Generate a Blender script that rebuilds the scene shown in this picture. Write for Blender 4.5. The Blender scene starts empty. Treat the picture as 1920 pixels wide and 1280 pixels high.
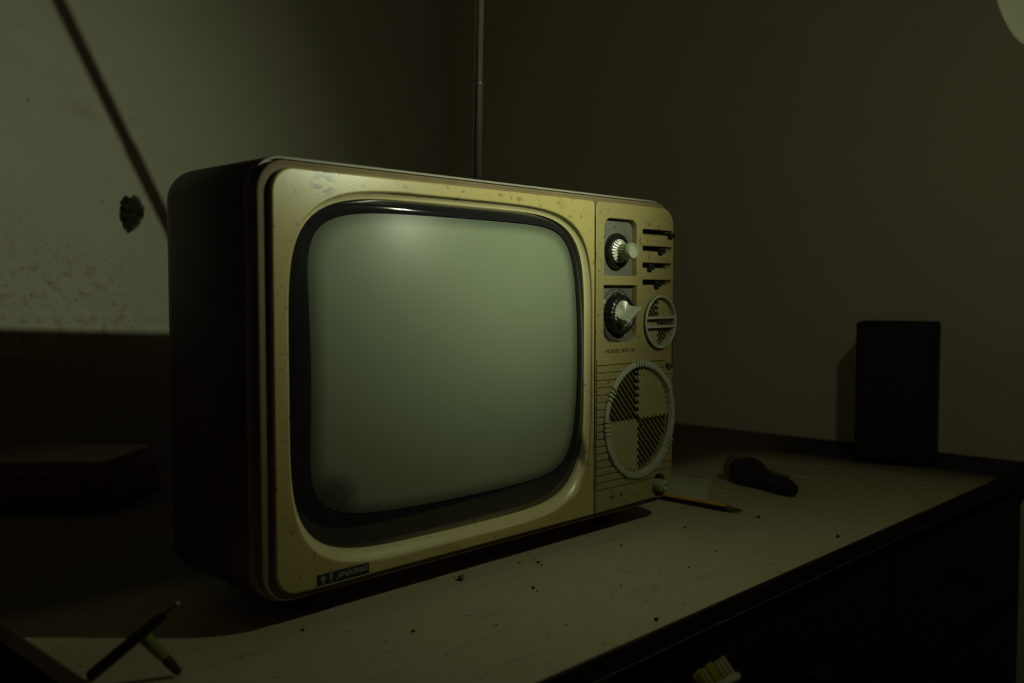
import bpy, bmesh, math, random
from mathutils import Vector, Matrix, noise
R = random.Random(7)
PI = math.pi
S = bpy.context.scene
COL = S.collection

# ------------------------------------------------------------------ materials
def mat(name, col, rough=.5, metal=0., spec=.5, var=0., vscale=40., col2=None, bump=0., bscale=200., coat=0., mask=None, trans=0.):
    """procedural principled material; var mixes col->col2 by noise; mask adds extra callable"""
    m = bpy.data.materials.new(name); m.use_nodes = True
    nt = m.node_tree; N = nt.nodes; Lk = nt.links
    b = N['Principled BSDF']
    b.inputs['Base Color'].default_value = (*col, 1)
    b.inputs['Roughness'].default_value = rough
    b.inputs['Metallic'].default_value = metal
    b.inputs['Specular IOR Level'].default_value = spec
    b.inputs['Coat Weight'].default_value = coat
    b.inputs['Transmission Weight'].default_value = trans
    tc = N.new('ShaderNodeTexCoord')
    if var > 0:
        n = N.new('ShaderNodeTexNoise'); n.inputs['Scale'].default_value = vscale; n.inputs['Detail'].default_value = 8; n.inputs['Roughness'].default_value = .65
        Lk.new(tc.outputs['Object'], n.inputs['Vector'])
        r = N.new('ShaderNodeValToRGB'); r.color_ramp.elements[0].position = .35; r.color_ramp.elements[1].position = .7
        Lk.new(n.outputs['Fac'], r.inputs['Fac'])
        mx = N.new('ShaderNodeMix'); mx.data_type = 'RGBA'
        mul = N.new('ShaderNodeMath'); mul.operation = 'MULTIPLY'; mul.inputs[1].default_value = var
        Lk.new(r.outputs['Color'], mul.inputs[0]); Lk.new(mul.outputs[0], mx.inputs['Factor'])
        mx.inputs['A'].default_value = (*col, 1); mx.inputs['B'].default_value = (*(col2 or [c*.5 for c in col]), 1)
        Lk.new(mx.outputs['Result'], b.inputs['Base Color'])
        m['mix'] = mx.name
    if bump > 0:
        n2 = N.new('ShaderNodeTexNoise'); n2.inputs['Scale'].default_value = bscale; n2.inputs['Detail'].default_value = 6
        Lk.new(tc.outputs['Object'], n2.inputs['Vector'])
        bp = N.new('ShaderNodeBump'); bp.inputs['Strength'].default_value = bump; bp.inputs['Distance'].default_value = .001
        Lk.new(n2.outputs['Fac'], bp.inputs['Height']); Lk.new(bp.outputs['Normal'], b.inputs['Normal'])
    return m

def base_socket(m):
    b = m.node_tree.nodes['Principled BSDF']; s = b.inputs['Base Color']
    return s.links[0].from_socket if s.links else None

def specks(m, scale, thr, col, amount=1., softness=.03, vec_scale=(1, 1, 1), loc=None, size=None):
    """paint irregular stains: noise above thr -> col. loc/size: limited to an ellipsoid (object coordinates)."""
    nt = m.node_tree; N = nt.nodes; Lk = nt.links; b = N['Principled BSDF']
    tc = N.new('ShaderNodeTexCoord'); mp = N.new('ShaderNodeMapping'); mp.inputs['Scale'].default_value = vec_scale
    Lk.new(tc.outputs['Object'], mp.inputs['Vector'])
    n = N.new('ShaderNodeTexNoise'); n.inputs['Scale'].default_value = scale; n.inputs['Detail'].default_value = 5
    Lk.new(mp.outputs[0], n.inputs['Vector'])
    mr = N.new('ShaderNodeMapRange'); mr.inputs['From Min'].default_value = thr; mr.inputs['From Max'].default_value = thr+softness
    mr.inputs['To Max'].default_value = amount
    Lk.new(n.outputs['Fac'], mr.inputs['Value'])
    fac = mr.outputs[0]
    if loc:
        sub = N.new('ShaderNodeVectorMath'); sub.operation = 'SUBTRACT'; sub.inputs[1].default_value = loc
        div = N.new('ShaderNodeVectorMath'); div.operation = 'DIVIDE'; div.inputs[1].default_value = size
        ln = N.new('ShaderNodeVectorMath'); ln.operation = 'LENGTH'
        Lk.new(tc.outputs['Object'], sub.inputs[0]); Lk.new(sub.outputs[0], div.inputs[0]); Lk.new(div.outputs[0], ln.inputs[0])
        m2 = N.new('ShaderNodeMapRange'); m2.inputs['From Min'].default_value = .5; m2.inputs['From Max'].default_value = 1.; m2.inputs['To Min'].default_value = 1; m2.inputs['To Max'].default_value = 0
        Lk.new(ln.outputs['Value'], m2.inputs['Value'])
        mm = N.new('ShaderNodeMath'); mm.operation = 'MULTIPLY'; Lk.new(fac, mm.inputs[0]); Lk.new(m2.outputs[0], mm.inputs[1]); fac = mm.outputs[0]
    mx = N.new('ShaderNodeMix'); mx.data_type = 'RGBA'
    src = base_socket(m)
    if src: Lk.new(src, mx.inputs['A'])
    else: mx.inputs['A'].default_value = b.inputs['Base Color'].default_value
    mx.inputs['B'].default_value = (*col, 1)
    Lk.new(fac, mx.inputs['Factor']); Lk.new(mx.outputs['Result'], b.inputs['Base Color'])

TV = Vector((.24, .08, 0))           # television root
def tvl(x, y, z): return (x-TV.x, y-TV.y, z-TV.z)

M = {}
M['cream'] = mat('cream_plastic', (.45, .39, .155), .27, spec=.8, var=.35, vscale=9, col2=(.38, .32, .10), bump=.05, bscale=900)
specks(M['cream'], 160, .62, (.16, .12, .05), .6, .06)
specks(M['cream'], 42, .60, (.30, .24, .09), .5, .12)
specks(M['cream'], 120, .44, (.06, .06, .05), .95, .05, (.7, 1, 2.2), tvl(.053, 0, .3065), (.013, .03, .0115))
specks(M['cream'], 60, .40, (.09, .085, .07), .95, .05, (2, 1, .6), tvl(.3375, 0, .088), (.004, .03, .02))
M['lip'] = mat('lit_cream_lip', (.74, .67, .36), .32, spec=.8, var=.3, vscale=12, col2=(.62, .55, .27))  # paler than the bezel: light caught by the lip is put into the colour
specks(M['lip'], 160, .66, (.16, .12, .05), .6, .05)
specks(M['lip'], 60, .40, (.09, .085, .07), .95, .05, (2, 1, .6), tvl(.3400, .003, .088), (.005, .03, .02))
M['panel'] = mat('olive_cream_plastic', (.33, .285, .12), .45, var=.35, vscale=14, col2=(.26, .22, .085), bump=.08, bscale=900)
specks(M['panel'], 220, .63, (.10, .08, .04), .7, .05)
M['rimlight'] = mat('grey_metal_trim', (.28, .28, .23), .6, metal=0., spec=.3, var=.3, vscale=60, col2=(.25, .24, .2))
M['flange'] = mat('shaded_cream_edge', (.20, .155, .085), .65, spec=.2, var=.5, vscale=30, col2=(.13, .10, .055))  # browner than the face cream: shade on the recessed flange put into the colour
M['side'] = mat('worn_brown_plastic', (.20, .15, .08), .5, var=.4, vscale=30, col2=(.12, .08, .05))
M['wood_tv'] = mat('dark_brown_veneer', (.13, .072, .052), .42, var=.5, vscale=12, col2=(.03, .016, .011), bump=.05, bscale=120)
M['black'] = mat('black_plastic', (.012, .011, .010), .35, var=.3, vscale=60, col2=(.03, .028, .022))
M['deep'] = mat('dark_interior', (.006, .005, .004), .8, var=.2, vscale=60)
M['tube'] = mat('glossy_black_tube_mask', (.016, .016, .018), .08, spec=.7, var=.2, vscale=20, coat=.3)
M['phos'] = mat('grey_green_phosphor', (.255, .285, .215), .5, spec=.1, var=.25, vscale=7, col2=(.22, .25, .185))
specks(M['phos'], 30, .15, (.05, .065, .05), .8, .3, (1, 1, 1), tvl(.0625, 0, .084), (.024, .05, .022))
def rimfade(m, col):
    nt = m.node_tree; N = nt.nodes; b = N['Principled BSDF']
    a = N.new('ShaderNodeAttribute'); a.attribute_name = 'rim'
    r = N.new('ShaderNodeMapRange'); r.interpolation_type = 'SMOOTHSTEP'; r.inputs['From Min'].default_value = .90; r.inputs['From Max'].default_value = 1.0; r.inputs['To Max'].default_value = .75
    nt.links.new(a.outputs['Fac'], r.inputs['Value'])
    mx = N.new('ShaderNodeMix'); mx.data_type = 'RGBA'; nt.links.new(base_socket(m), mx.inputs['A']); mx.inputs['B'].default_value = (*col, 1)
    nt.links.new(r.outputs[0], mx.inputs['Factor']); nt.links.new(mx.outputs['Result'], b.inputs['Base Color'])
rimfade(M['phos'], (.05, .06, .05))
specks(M['phos'], 900, .70, (.12, .15, .11), .6, .04)
M['plate'] = mat('dusty_grey_metal_plate', (.24, .24, .19), .5, metal=.35, var=.6, vscale=120, col2=(.14, .13, .10), bump=.25, bscale=700)
M['chrome'] = mat('chrome', (.85, .86, .78), .28, metal=.55, var=.2, vscale=80, col2=(.5, .5, .45))
M['knob'] = mat('grey_green_plastic', (.40, .44, .33), .4, var=.4, vscale=120, col2=(.25, .27, .2))
M['ring'] = mat('pale_green_grey_plastic', (.42, .45, .33), .34, var=.5, vscale=110, col2=(.26, .27, .19), bump=.1, bscale=500)
M['slat'] = mat('beige_slat_plastic', (.40, .35, .16), .5, var=.4, vscale=60, col2=(.28, .24, .12))
M['gasket'] = mat('crumpled_grey_foil', (.22, .225, .19), .4, metal=.4, var=.6, vscale=70, col2=(.08, .08, .065), bump=.8, bscale=160)
M['ink'] = mat('dark_printed_ink', (.07, .06, .04), .6, var=.4, vscale=300, col2=(.16, .14, .08))
M['letters'] = mat('silver_letters', (.42, .42, .34), .35, metal=.4, var=.6, vscale=300, col2=(.2, .2, .15))
M['steel'] = mat('dull_steel', (.32, .33, .29), .32, metal=.9, var=.5, vscale=90, col2=(.16, .15, .13))

M['wall'] = mat('old_lime_plaster', (.62, .61, .49), .85, spec=.2, var=.45, vscale=2.5, col2=(.50, .47, .35), bump=.5, bscale=60)
specks(M['wall'], 85, .67, (.22, .18, .11), .6, .06)
specks(M['wall'], 9, .60, (.38, .33, .22), .45, .2, (1, 1, 2))
specks(M['wall'], 60, .52, (.30, .25, .14), .55, .14, (1, 1, 1), (-.99, 0, .19), (.24, .4, .13))
specks(M['wall'], 240, .60, (.14, .12, .06), .7, .07, (1, 1, 1), (-.99, 0, .21), (.30, .4, .16))
M['wall_r'] = mat('old_dim_plaster', (.72, .66, .50), .85, spec=.2, var=.5, vscale=2.2, col2=(.62, .56, .41), bump=.4, bscale=50)
specks(M['wall_r'], 90, .70, (.11, .09, .06), .6, .06)
M['hole'] = mat('crumbled_brick_hollow', (.022, .017, .010), .95, spec=.1, var=.8, vscale=130, col2=(.13, .12, .07), bump=.9, bscale=220)
M['floor'] = mat('dirty_concrete', (.08, .07, .05), .9, var=.5, vscale=6, bump=.4, bscale=30)
M['ceil'] = mat('stained_ceiling', (.2, .18, .13), .9, var=.5, vscale=3)
M['desk'] = mat('dusty_desk_top', (.53, .46, .30), .75, spec=.25, var=.5, vscale=6, col2=(.46, .385, .24), bump=.15, bscale=140)
specks(M['desk'], 26, .60, (.24, .19, .12), .45, .12, (.5, 2.5, 1))
specks(M['desk'], 260, .67, (.02, .015, .01), .8, .03)
# bare reddish boards where the dust stops, towards the right wall
_m = M['desk']; _n = _m.node_tree.nodes; _l = _m.node_tree.links
_tc = _n.new('ShaderNodeTexCoord'); _sx = _n.new('ShaderNodeSeparateXYZ'); _l.new(_tc.outputs['Object'], _sx.inputs[0])
_nz = _n.new('ShaderNodeTexNoise'); _nz.inputs['Scale'].default_value = 5; _l.new(_tc.outputs['Object'], _nz.inputs['Vector'])
_ad = _n.new('ShaderNodeMath'); _ad.operation = 'MULTIPLY_ADD'; _ad.inputs[1].default_value = .12
_l.new(_nz.outputs['Fac'], _ad.inputs[0]); _l.new(_sx.outputs['X'], _ad.inputs[2])
_mr = _n.new('ShaderNodeMapRange'); _mr.inputs['From Min'].default_value = .42; _mr.inputs['From Max'].default_value = .52
_l.new(_ad.outputs[0], _mr.inputs['Value'])
_mx = _n.new('ShaderNodeMix'); _mx.data_type = 'RGBA'; _l.new(base_socket(_m), _mx.inputs['A']); _mx.inputs['B'].default_value = (.045, .025, .014, 1)
_l.new(_mr.outputs[0], _mx.inputs['Factor']); _l.new(_mx.outputs['Result'], _n['Principled BSDF'].inputs['Base Color'])
_mr2 = _n.new('ShaderNodeMapRange'); _mr2.interpolation_type = 'SMOOTHSTEP'; _mr2.inputs['From Min'].default_value = .165-.228; _mr2.inputs['From Max'].default_value = .245-.228  # dust-free wood further back, darkened to deepen the television's shadow on it
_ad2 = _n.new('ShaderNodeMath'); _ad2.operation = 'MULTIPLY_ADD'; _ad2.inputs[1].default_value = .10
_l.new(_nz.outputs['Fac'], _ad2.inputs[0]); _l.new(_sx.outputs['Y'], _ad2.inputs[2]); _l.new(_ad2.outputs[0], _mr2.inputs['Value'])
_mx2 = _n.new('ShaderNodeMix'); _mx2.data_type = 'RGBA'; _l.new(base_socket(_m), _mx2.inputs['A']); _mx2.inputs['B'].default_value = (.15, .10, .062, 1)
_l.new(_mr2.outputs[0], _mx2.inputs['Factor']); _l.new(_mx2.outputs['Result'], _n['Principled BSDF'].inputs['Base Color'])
M['deskwood'] = mat('dark_red_brown_wood', (.020, .010, .007), .6, spec=.25, var=.6, vscale=9, col2=(.012, .006, .004), bump=.2, bscale=60)
M['dust'] = mat('dust_line', (.10, .085, .055), .9, var=.9, vscale=60, col2=(.02, .012, .008))
M['box'] = mat('dark_box_skin', (.012, .007, .005), .6, spec=.25, var=.5, vscale=20, col2=(.02, .011, .008))
M['case'] = mat('dark_red_leatherette', (.22, .10, .07), .55, var=.5, vscale=30, col2=(.15, .07, .05), bump=.3, bscale=300)
M['paper'] = mat('old_paper', (.62, .62, .46), .9, var=.4, vscale=25, col2=(.45, .43, .30))
M['yellow'] = mat('yellow_pencil_paint', (.75, .42, .02), .4, var=.3, vscale=150, col2=(.5, .25, .01))
M['pblack'] = mat('black_pencil_paint', (.025, .010, .008), .4, var=.2, vscale=100)
M['lead'] = mat('graphite', (.02, .02, .02), .35, var=.2, vscale=100)
M['pwood'] = mat('sharpened_wood', (.14, .09, .05), .8, var=.4, vscale=120)
M['torch'] = mat('dark_dusty_rubber', (.018, .014, .010), .6, var=.5, vscale=60, col2=(.03, .022, .014))
M['torchring'] = mat('brown_dusty_ring', (.14, .10, .065), .6, var=.4, vscale=80)
M['green'] = mat('yellow_green_plastic', (.22, .27, .05), .4, var=.5, vscale=120, col2=(.10, .13, .03))
M['browns'] = mat('dark_brown_lacquer', (.045, .022, .016), .5, var=.4, vscale=80)
M['bristle_w'] = mat('white_bristles', (.75, .72, .48), .7, var=.4, vscale=500, col2=(.5, .48, .3))
M['bristle_y'] = mat('yellow_bristles', (.75, .68, .05), .7, var=.4, vscale=500, col2=(.5, .44, .04))
M['brushbody'] = mat('pale_green_white_plastic', (.34, .36, .22), .35, var=.3, vscale=100)
M['enamel'] = mat('chipped_enamel', (.3, .3, .26), .3, var=.3, vscale=30)
M['crumb'] = mat('dark_crumb', (.02, .014, .008), .9, var=.4, vscale=300)
M['crumbl'] = mat('pale_crumb', (.22, .20, .13), .9, var=.4, vscale=300)
M['cord'] = mat('black_cord', (.015, .014, .012), .6, var=.3, vscale=60)

for k_ in ('bristle_w', 'bristle_y'):      # nylon lets light through
    nt = M[k_].node_tree; N = nt.nodes; b = N['Principled BSDF']; t_ = N.new('ShaderNodeBsdfTranslucent'); m_ = N.new('ShaderNodeMixShader'); m_.inputs[0].default_value = .55
    nt.links.new(base_socket(M[k_]), t_.inputs[0]); nt.links.new(b.outputs[0], m_.inputs[1]); nt.links.new(t_.outputs[0], m_.inputs[2]); nt.links.new(m_.outputs[0], N['Material Output'].inputs[0])
# glass: fresnel reflection over clear pane
g = bpy.data.materials.new('tube_glass'); g.use_nodes = True; nt = g.node_tree; nt.nodes.clear()
o_ = nt.nodes.new('ShaderNodeOutputMaterial'); mx = nt.nodes.new('ShaderNodeMixShader'); lw = nt.nodes.new('ShaderNodeLayerWeight'); lw.inputs['Blend'].default_value = .5
pw = nt.nodes.new('ShaderNodeMath'); pw.operation = 'POWER'; pw.inputs[1].default_value = 5; nt.links.new(lw.outputs['Facing'], pw.inputs[0])
fr = nt.nodes.new('ShaderNodeMath'); fr.operation = 'MULTIPLY_ADD'; fr.inputs[1].default_value = .95; fr.inputs[2].default_value = .012; nt.links.new(pw.outputs[0], fr.inputs[0])
tr = nt.nodes.new('ShaderNodeBsdfTransparent'); tr.inputs['Color'].default_value = (.93, .96, .91, 1)
gl = nt.nodes.new('ShaderNodeBsdfAnisotropic'); gl.inputs['Roughness'].default_value = .06
nz = nt.nodes.new('ShaderNodeTexNoise'); nz.inputs['Scale'].default_value = 35; tcg = nt.nodes.new('ShaderNodeTexCoord'); nt.links.new(tcg.outputs['Object'], nz.inputs['Vector'])
mrg = nt.nodes.new('ShaderNodeMapRange'); mrg.inputs['To Min'].default_value = .30; mrg.inputs['To Max'].default_value = .38
nt.links.new(nz.outputs['Fac'], mrg.inputs['Value']); nt.links.new(mrg.outputs[0], gl.inputs['Roughness'])
nt.links.new(fr.outputs[0], mx.inputs[0]); nt.links.new(tr.outputs[0], mx.inputs[1]); nt.links.new(gl.outputs[0], mx.inputs[2]); nt.links.new(mx.outputs[0], o_.inputs[0])
M['glass'] = g
# translucent lamp shade
g = bpy.data.materials.new('milky_green_shade'); g.use_nodes = True; nt = g.node_tree; nt.nodes.clear()
o_ = nt.nodes.new('ShaderNodeOutputMaterial'); mx = nt.nodes.new('ShaderNodeMixShader'); mx.inputs[0].default_value = .026
d_ = nt.nodes.new('ShaderNodeBsdfDiffuse'); t_ = nt.nodes.new('ShaderNodeBsdfTranslucent')
nz = nt.nodes.new('ShaderNodeTexNoise'); nz.inputs['Scale'].default_value = 60; cr = nt.nodes.new('ShaderNodeValToRGB')
cr.color_ramp.elements[0].color = (.36, .36, .25, 1); cr.color_ramp.elements[1].color = (.48, .48, .34, 1)
nt.links.new(nz.outputs['Fac'], cr.inputs['Fac']); nt.links.new(cr.outputs[0], d_.inputs[0]); nt.links.new(cr.outputs[0], t_.inputs[0])
nt.links.new(d_.outputs[0], mx.inputs[1]); nt.links.new(t_.outputs[0], mx.inputs[2]); nt.links.new(mx.outputs[0], o_.inputs[0])
M['shade'] = g
g = bpy.data.materials.new('lamp_lens'); g.use_nodes = True; b = g.node_tree.nodes['Principled BSDF']
b.inputs['Emission Color'].default_value = (.9, 1, .6, 1); b.inputs['Emission Strength'].default_value = 4
M['lens'] = g

# ------------------------------------------------------------------ mesh helpers
def link(name, bm, m, parent=None, smooth=False, weld=False):
    if weld: bmesh.ops.remove_doubles(bm, verts=bm.verts, dist=1e-6)
    bmesh.ops.recalc_face_normals(bm, faces=bm.faces)
    me = bpy.data.meshes.new(name); bm.to_mesh(me); bm.free()
    return link_me(name, me, m, parent, smooth)
def rootmat(o):
    mt = Matrix.Identity(4)
    while o is not None:
        mt = (Matrix.Translation(o.location) @ o.rotation_euler.to_matrix().to_4x4()) @ mt; o = o.parent
    return mt
def link_me(name, me, m, parent=None, smooth=False):
    o = bpy.data.objects.new(name, me); COL.objects.link(o)
    ms = m if isinstance(m, (list, tuple)) else [m]
    if len(me.materials): me.materials.clear()
    for x in ms: me.materials.append(x)
    if parent is not None:
        me.transform(rootmat(parent).inverted()); o.parent = parent
    if smooth:
        for p in me.polygons: p.use_smooth = True
        try: me.set_sharp_from_angle(angle=math.radians(38))
        except Exception: pass
    return o
def thing(name, loc, label, cat, group=None):
    o = bpy.data.objects.new(name, None); COL.objects.link(o); o.location = loc; o.empty_display_size = .02
    tag(o, label, cat, group); return o
def tag(o, label, cat, group=None):
    o['label'] = label; o['category'] = cat
    if group: o['group'] = group
    return o
def struct(name, bm, m):
    o = link(name, bm, m); o['kind'] = 'structure'; return o
def NB(): return bmesh.new()
def box(bm, x0, y0, z0, x1, y1, z1, bev=0, mt=None, seg=2):
    vs = [bm.verts.new(p) for p in ((x0,y0,z0),(x1,y0,z0),(x1,y1,z0),(x0,y1,z0),(x0,y0,z1),(x1,y0,z1),(x1,y1,z1),(x0,y1,z1))]
    fs = [bm.faces.new([vs[i] for i in f]) for f in ((0,3,2,1),(4,5,6,7),(0,1,5,4),(1,2,6,5),(2,3,7,6),(3,0,4,7))]
    if bev > 0:
        es = list({e for f in fs for e in f.edges})
        r = bmesh.ops.bevel(bm, geom=es, offset=bev, segments=seg, profile=.5, affect='EDGES')
        vs = list({v for f in r['faces'] for v in f.verts} | {v for v in vs if v.is_valid})
    if mt is not None: bmesh.ops.transform(bm, matrix=mt, verts=[v for v in vs if v.is_valid])
    return vs
def loft(bm, loops, cap0=False, cap1=False, closed=True):
    rs = [[bm.verts.new(p) for p in lp] for lp in loops]
    for a, b in zip(rs, rs[1:]):
        n = len(a)
        for i in range(n if closed else n-1):
            bm.faces.new((a[i], a[(i+1) % n], b[(i+1) % n], b[i]))
    if cap0: bm.faces.new(rs[0])
    if cap1: bm.faces.new(rs[-1])
    return rs
def frame_from(ax):
    ax = Vector(ax).normalized(); t = Vector((0, 0, 1)) if abs(ax.z) < .9 else Vector((1, 0, 0))
    u = ax.cross(t).normalized(); v = ax.cross(u).normalized(); return u, v, ax
def lathe(bm, c, ax, prof, n=48, cap0=True, cap1=True, fn=None):
    """prof: list of (distance along ax, radius); fn(i,k,r)->r modifies radius"""
    u, v, a = frame_from(ax); c = Vector(c); loops = []
    for k, (d, r) in enumerate(prof):
        lp = []
        for i in range(n):
            th = 2*PI*i/n; rr = fn(i, k, r) if fn else r
            lp.append(c + a*d + u*rr*math.cos(th) + v*rr*math.sin(th))
        loops.append(lp)
    return loft(bm, loops, cap0, cap1)
def tube(bm, p, q, r, r2=None, n=16):
    p, q = Vector(p), Vector(q); d = q-p
    lathe(bm, p, d, [(0, r), (d.length, r if r2 is None else r2)], n)
def rrect(x0, z0, x1, z1, r, n=8):
    pts = []
    for cx, cz, a0 in ((x1-r, z1-r, 0), (x0+r, z1-r, 90), (x0+r, z0+r, 180), (x1-r, z0+r, 270)):
        for i in range(n+1):
            a = math.radians(a0+90*i/n); pts.append((cx+r*math.cos(a), cz+r*math.sin(a)))
    return pts
def sell(cx, cz, a, b, n, k=160):
    pts = []
    for i in range(k):
        t = 2*PI*i/k; c, s = math.cos(t), math.sin(t)
        rr = (abs(c)**n+abs(s)**n)**(-1/n)
        pts.append((cx+a*rr*c, cz+b*rr*s))
    return pts
def circ(cx, cz, r, k=64, rz=None): return [(cx+r*math.cos(2*PI*i/k), cz+(rz or r)*math.sin(2*PI*i/k)) for i in range(k)]
def plate(outer, holes, y0, y1, bev=.0):
    """flat plate in XZ with holes, front at y0, back y1 ; made from a filled 2D curve -> mesh in world XZ"""
    cu = bpy.data.curves.new('tmp', 'CURVE'); cu.dimensions = '2D'; cu.fill_mode = 'BOTH'
    for lp in [outer]+holes:
        sp = cu.splines.new('POLY'); sp.points.add(len(lp)-1)
        for pt, (x, z) in zip(sp.points, lp): pt.co = (x, z, 0, 1)
        sp.use_cyclic_u = True
    t = (y1-y0)/2
    cu.extrude = max(t-bev, 0); cu.bevel_depth = bev; cu.bevel_resolution = 3; cu.offset = -bev
    o = bpy.data.objects.new('tmp', cu); COL.objects.link(o)
    bpy.context.view_layer.update()
    me = bpy.data.meshes.new_from_object(o.evaluated_get(bpy.context.evaluated_depsgraph_get()))
    COL.objects.unlink(o); bpy.data.objects.remove(o); bpy.data.curves.remove(cu)
    # curve local (x, z, h) -> world (x, y, z): h=+t is front
    me.transform(Matrix(((1, 0, 0, 0), (0, 0, -1, (y0+y1)/2), (0, 1, 0, 0), (0, 0, 0, 1))))
    return me
def text_me(s, size, shear=0., offset=0., extrude=.0002, sx=1.):
    cu = bpy.data.curves.new('tmp', 'FONT'); cu.body = s; cu.size = size; cu.shear = shear; cu.offset = offset; cu.extrude = extrude
    o = bpy.data.objects.new('tmp', cu); COL.objects.link(o); bpy.context.view_layer.update()
    me = bpy.data.meshes.new_from_object(o.evaluated_get(bpy.context.evaluated_depsgraph_get()))
    COL.objects.unlink(o); bpy.data.objects.remove(o); bpy.data.curves.remove(cu)
    xs = [v.co.x for v in me.vertices]; x0 = min(xs); w = max(xs)-x0
    return me, x0, w
def put_text(name, s, x0, x1, z, h, y, m, parent, shear=0., offset=0.):
    me, tx, w = text_me(s, 1., shear, offset, .02)
    zs = [v.co.y for v in me.vertices]; z0 = min(zs); hh = max(zs)-z0
    kx = (x1-x0)/w; kz = h/hh
    me.transform(Matrix(((kx, 0, 0, x0-tx*kx), (0, 0, -.01, y), (0, kz, 0, z-z0*kz), (0, 0, 0, 1))))
    return link_me(name, me, m, parent)

# ------------------------------------------------------------------ room
YW, XW = 1.002, 1.09
def wall_left():
    bm = NB()
    cx, cz = .252, .3435
    poly = [(-.022, -.004), (-.020, .016), (-.012, .024), (-.004, .021), (.003, .027), (.012, .020), (.021, .008), (.017, -.006), (.010, -.016), (-.001, -.024), (-.010, -.028), (-.017, -.018)]
    def inside(x, z):
        c = False; n = len(poly)
        for i in range(n):
            x1, z1 = poly[i]; x2, z2 = poly[(i+1) % n]
            if (z1 > z) != (z2 > z) and x < (x2-x1)*(z-z1)/(z2-z1)+x1: c = not c
        return c
    def axis(lo, hi, c, h, coarse):
        a = []; v = lo
        while v < c-h-coarse*.5: a.append(v); v += coarse
        k = 48; a += [c-h+2*h*i/k for i in range(k+1)]
        v = c+h+coarse
        while v < hi-coarse*.5: a.append(v); v += coarse
        a.append(hi); return a
    X = axis(-1.6, XW, cx, .036, .12); Z = axis(-.76, 1.95, cz, .036, .15)
    g = {}; flag = {}
    for i, x in enumerate(X):
        for j, z in enumerate(Z):
            nx = noise.noise((x*160, z*160, 0))*.0022; nz_ = noise.noise((x*160, z*160, 9))*.0022
            ins = inside(x-cx+nx, z-cz+nz_); flag[i, j] = ins
            dy = 0
            if ins: dy = .012+.006*noise.noise((x*140, z*140, 4)) - (.011 if (x-cx) < -.002+.01*noise.noise((x*50, z*50, 2)) and noise.noise((x*230, z*230, 1)) > -.15 else 0)
            g[i, j] = bm.verts.new((x, YW+dy, z))
    for i in range(len(X)-1):
        for j in range(len(Z)-1):
            f = bm.faces.new((g[i, j], g[i+1, j], g[i+1, j+1], g[i, j+1]))
            if sum(flag[a] for a in ((i, j), (i+1, j), (i+1, j+1), (i, j+1))) >= 2: f.material_index = 1
    # thickness behind
    vs = [bm.verts.new(p) for p in ((-1.6, YW+.12, -.76), (XW, YW+.12, -.76), (XW, YW+.12, 1.95), (-1.6, YW+.12, 1.95))]
    bm.faces.new(vs)
    c = [g[0, 0], g[len(X)-1, 0], g[len(X)-1, len(Z)-1], g[0, len(Z)-1]]
    bm.faces.new([c[3]]+[c[2]]+[vs[2], vs[3]]) if False else None
    me = bpy.data.meshes.new('wall_left'); bm.normal_update(); bm.to_mesh(me); bm.free()
    piv = Vector((XW, YW, 0)); me.transform(Matrix.Translation(-piv))
    o = bpy.data.objects.new('wall_left', me); COL.objects.link(o); me.materials.append(M['wall']); me.materials.append(M['hole'])
    o.location = piv; o.rotation_euler = (0, 0, math.radians(15))      # the two walls do not meet at a right angle
    o['kind'] = 'structure'
wall_left()
bm = NB(); box(bm, XW, -1.6, -.76, XW+.12, YW+.12, 1.95); struct('wall_right', bm, M['wall_r'])
bm = NB(); box(bm, -1.6, -1.6, -.82, XW+.12, YW+.12, -.76); struct('floor', bm, M['floor'])
bm = NB(); box(bm, -1.6, -1.6, 1.95, XW+.12, YW+.12, 2.0); struct('ceiling', bm, M['ceil'])

# ------------------------------------------------------------------ desk
DX0, DX1, DY0, DY1 = -.106, 1.086, -.174, .63
desk = thing('desk', ((DX0+DX1)/2, (DY0+DY1)/2, -.76), 'long dark wooden desk with a dusty top carrying the television', 'desk')
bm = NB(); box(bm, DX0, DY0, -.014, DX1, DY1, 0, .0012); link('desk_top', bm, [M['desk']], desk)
# front edging: undusted wood strip in front of the top
bm = NB(); box(bm, DX0, DY0-.0035, -.0145, DX1, DY0, -.0006, .0008); link('edge_strip', bm, M['deskwood'], desk)
bm = NB(); loops = []; n = 260
for i in range(n+1):
    x = DX0+(DX1-DX0)*i/n; q = noise.noise((x*60, 0, 3)); t = max(.00012, .00045+.0009*q); zc = -.0152+.0004*noise.noise((x*20, 5, 0))
    loops.append([(x, DY0-.0003, zc-t), (x, DY0-.0042, zc-t), (x, DY0-.0042, zc+t), (x, DY0-.0003, zc+t)])
loft(bm, loops, True, True); link('dust_ledge', bm, M['dust'], desk)
bm = NB(); box(bm, DX0+.006, DY0+.004, -.0275, DX1-.006, DY1-.01, -.016); link('apron', bm, M['deskwood'], desk)
bm = NB()
box(bm, DX0+.006, DY0+.02, -.70, DX0+.024, DY1-.01, -.0275); box(bm, DX1-.024, DY0+.02, -.70, DX1-.006, DY1-.01, -.0275)
box(bm, DX0+.024, DY1-.028, -.70, DX1-.024, DY1-.01, -.0275); box(bm, DX0+.024, DY0+.02, -.70, DX1-.024, DY1-.028, -.68)
link('carcass', bm, M['deskwood'], desk)
xs = [DX0+.03, .26, .62, DX1-.03]
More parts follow.
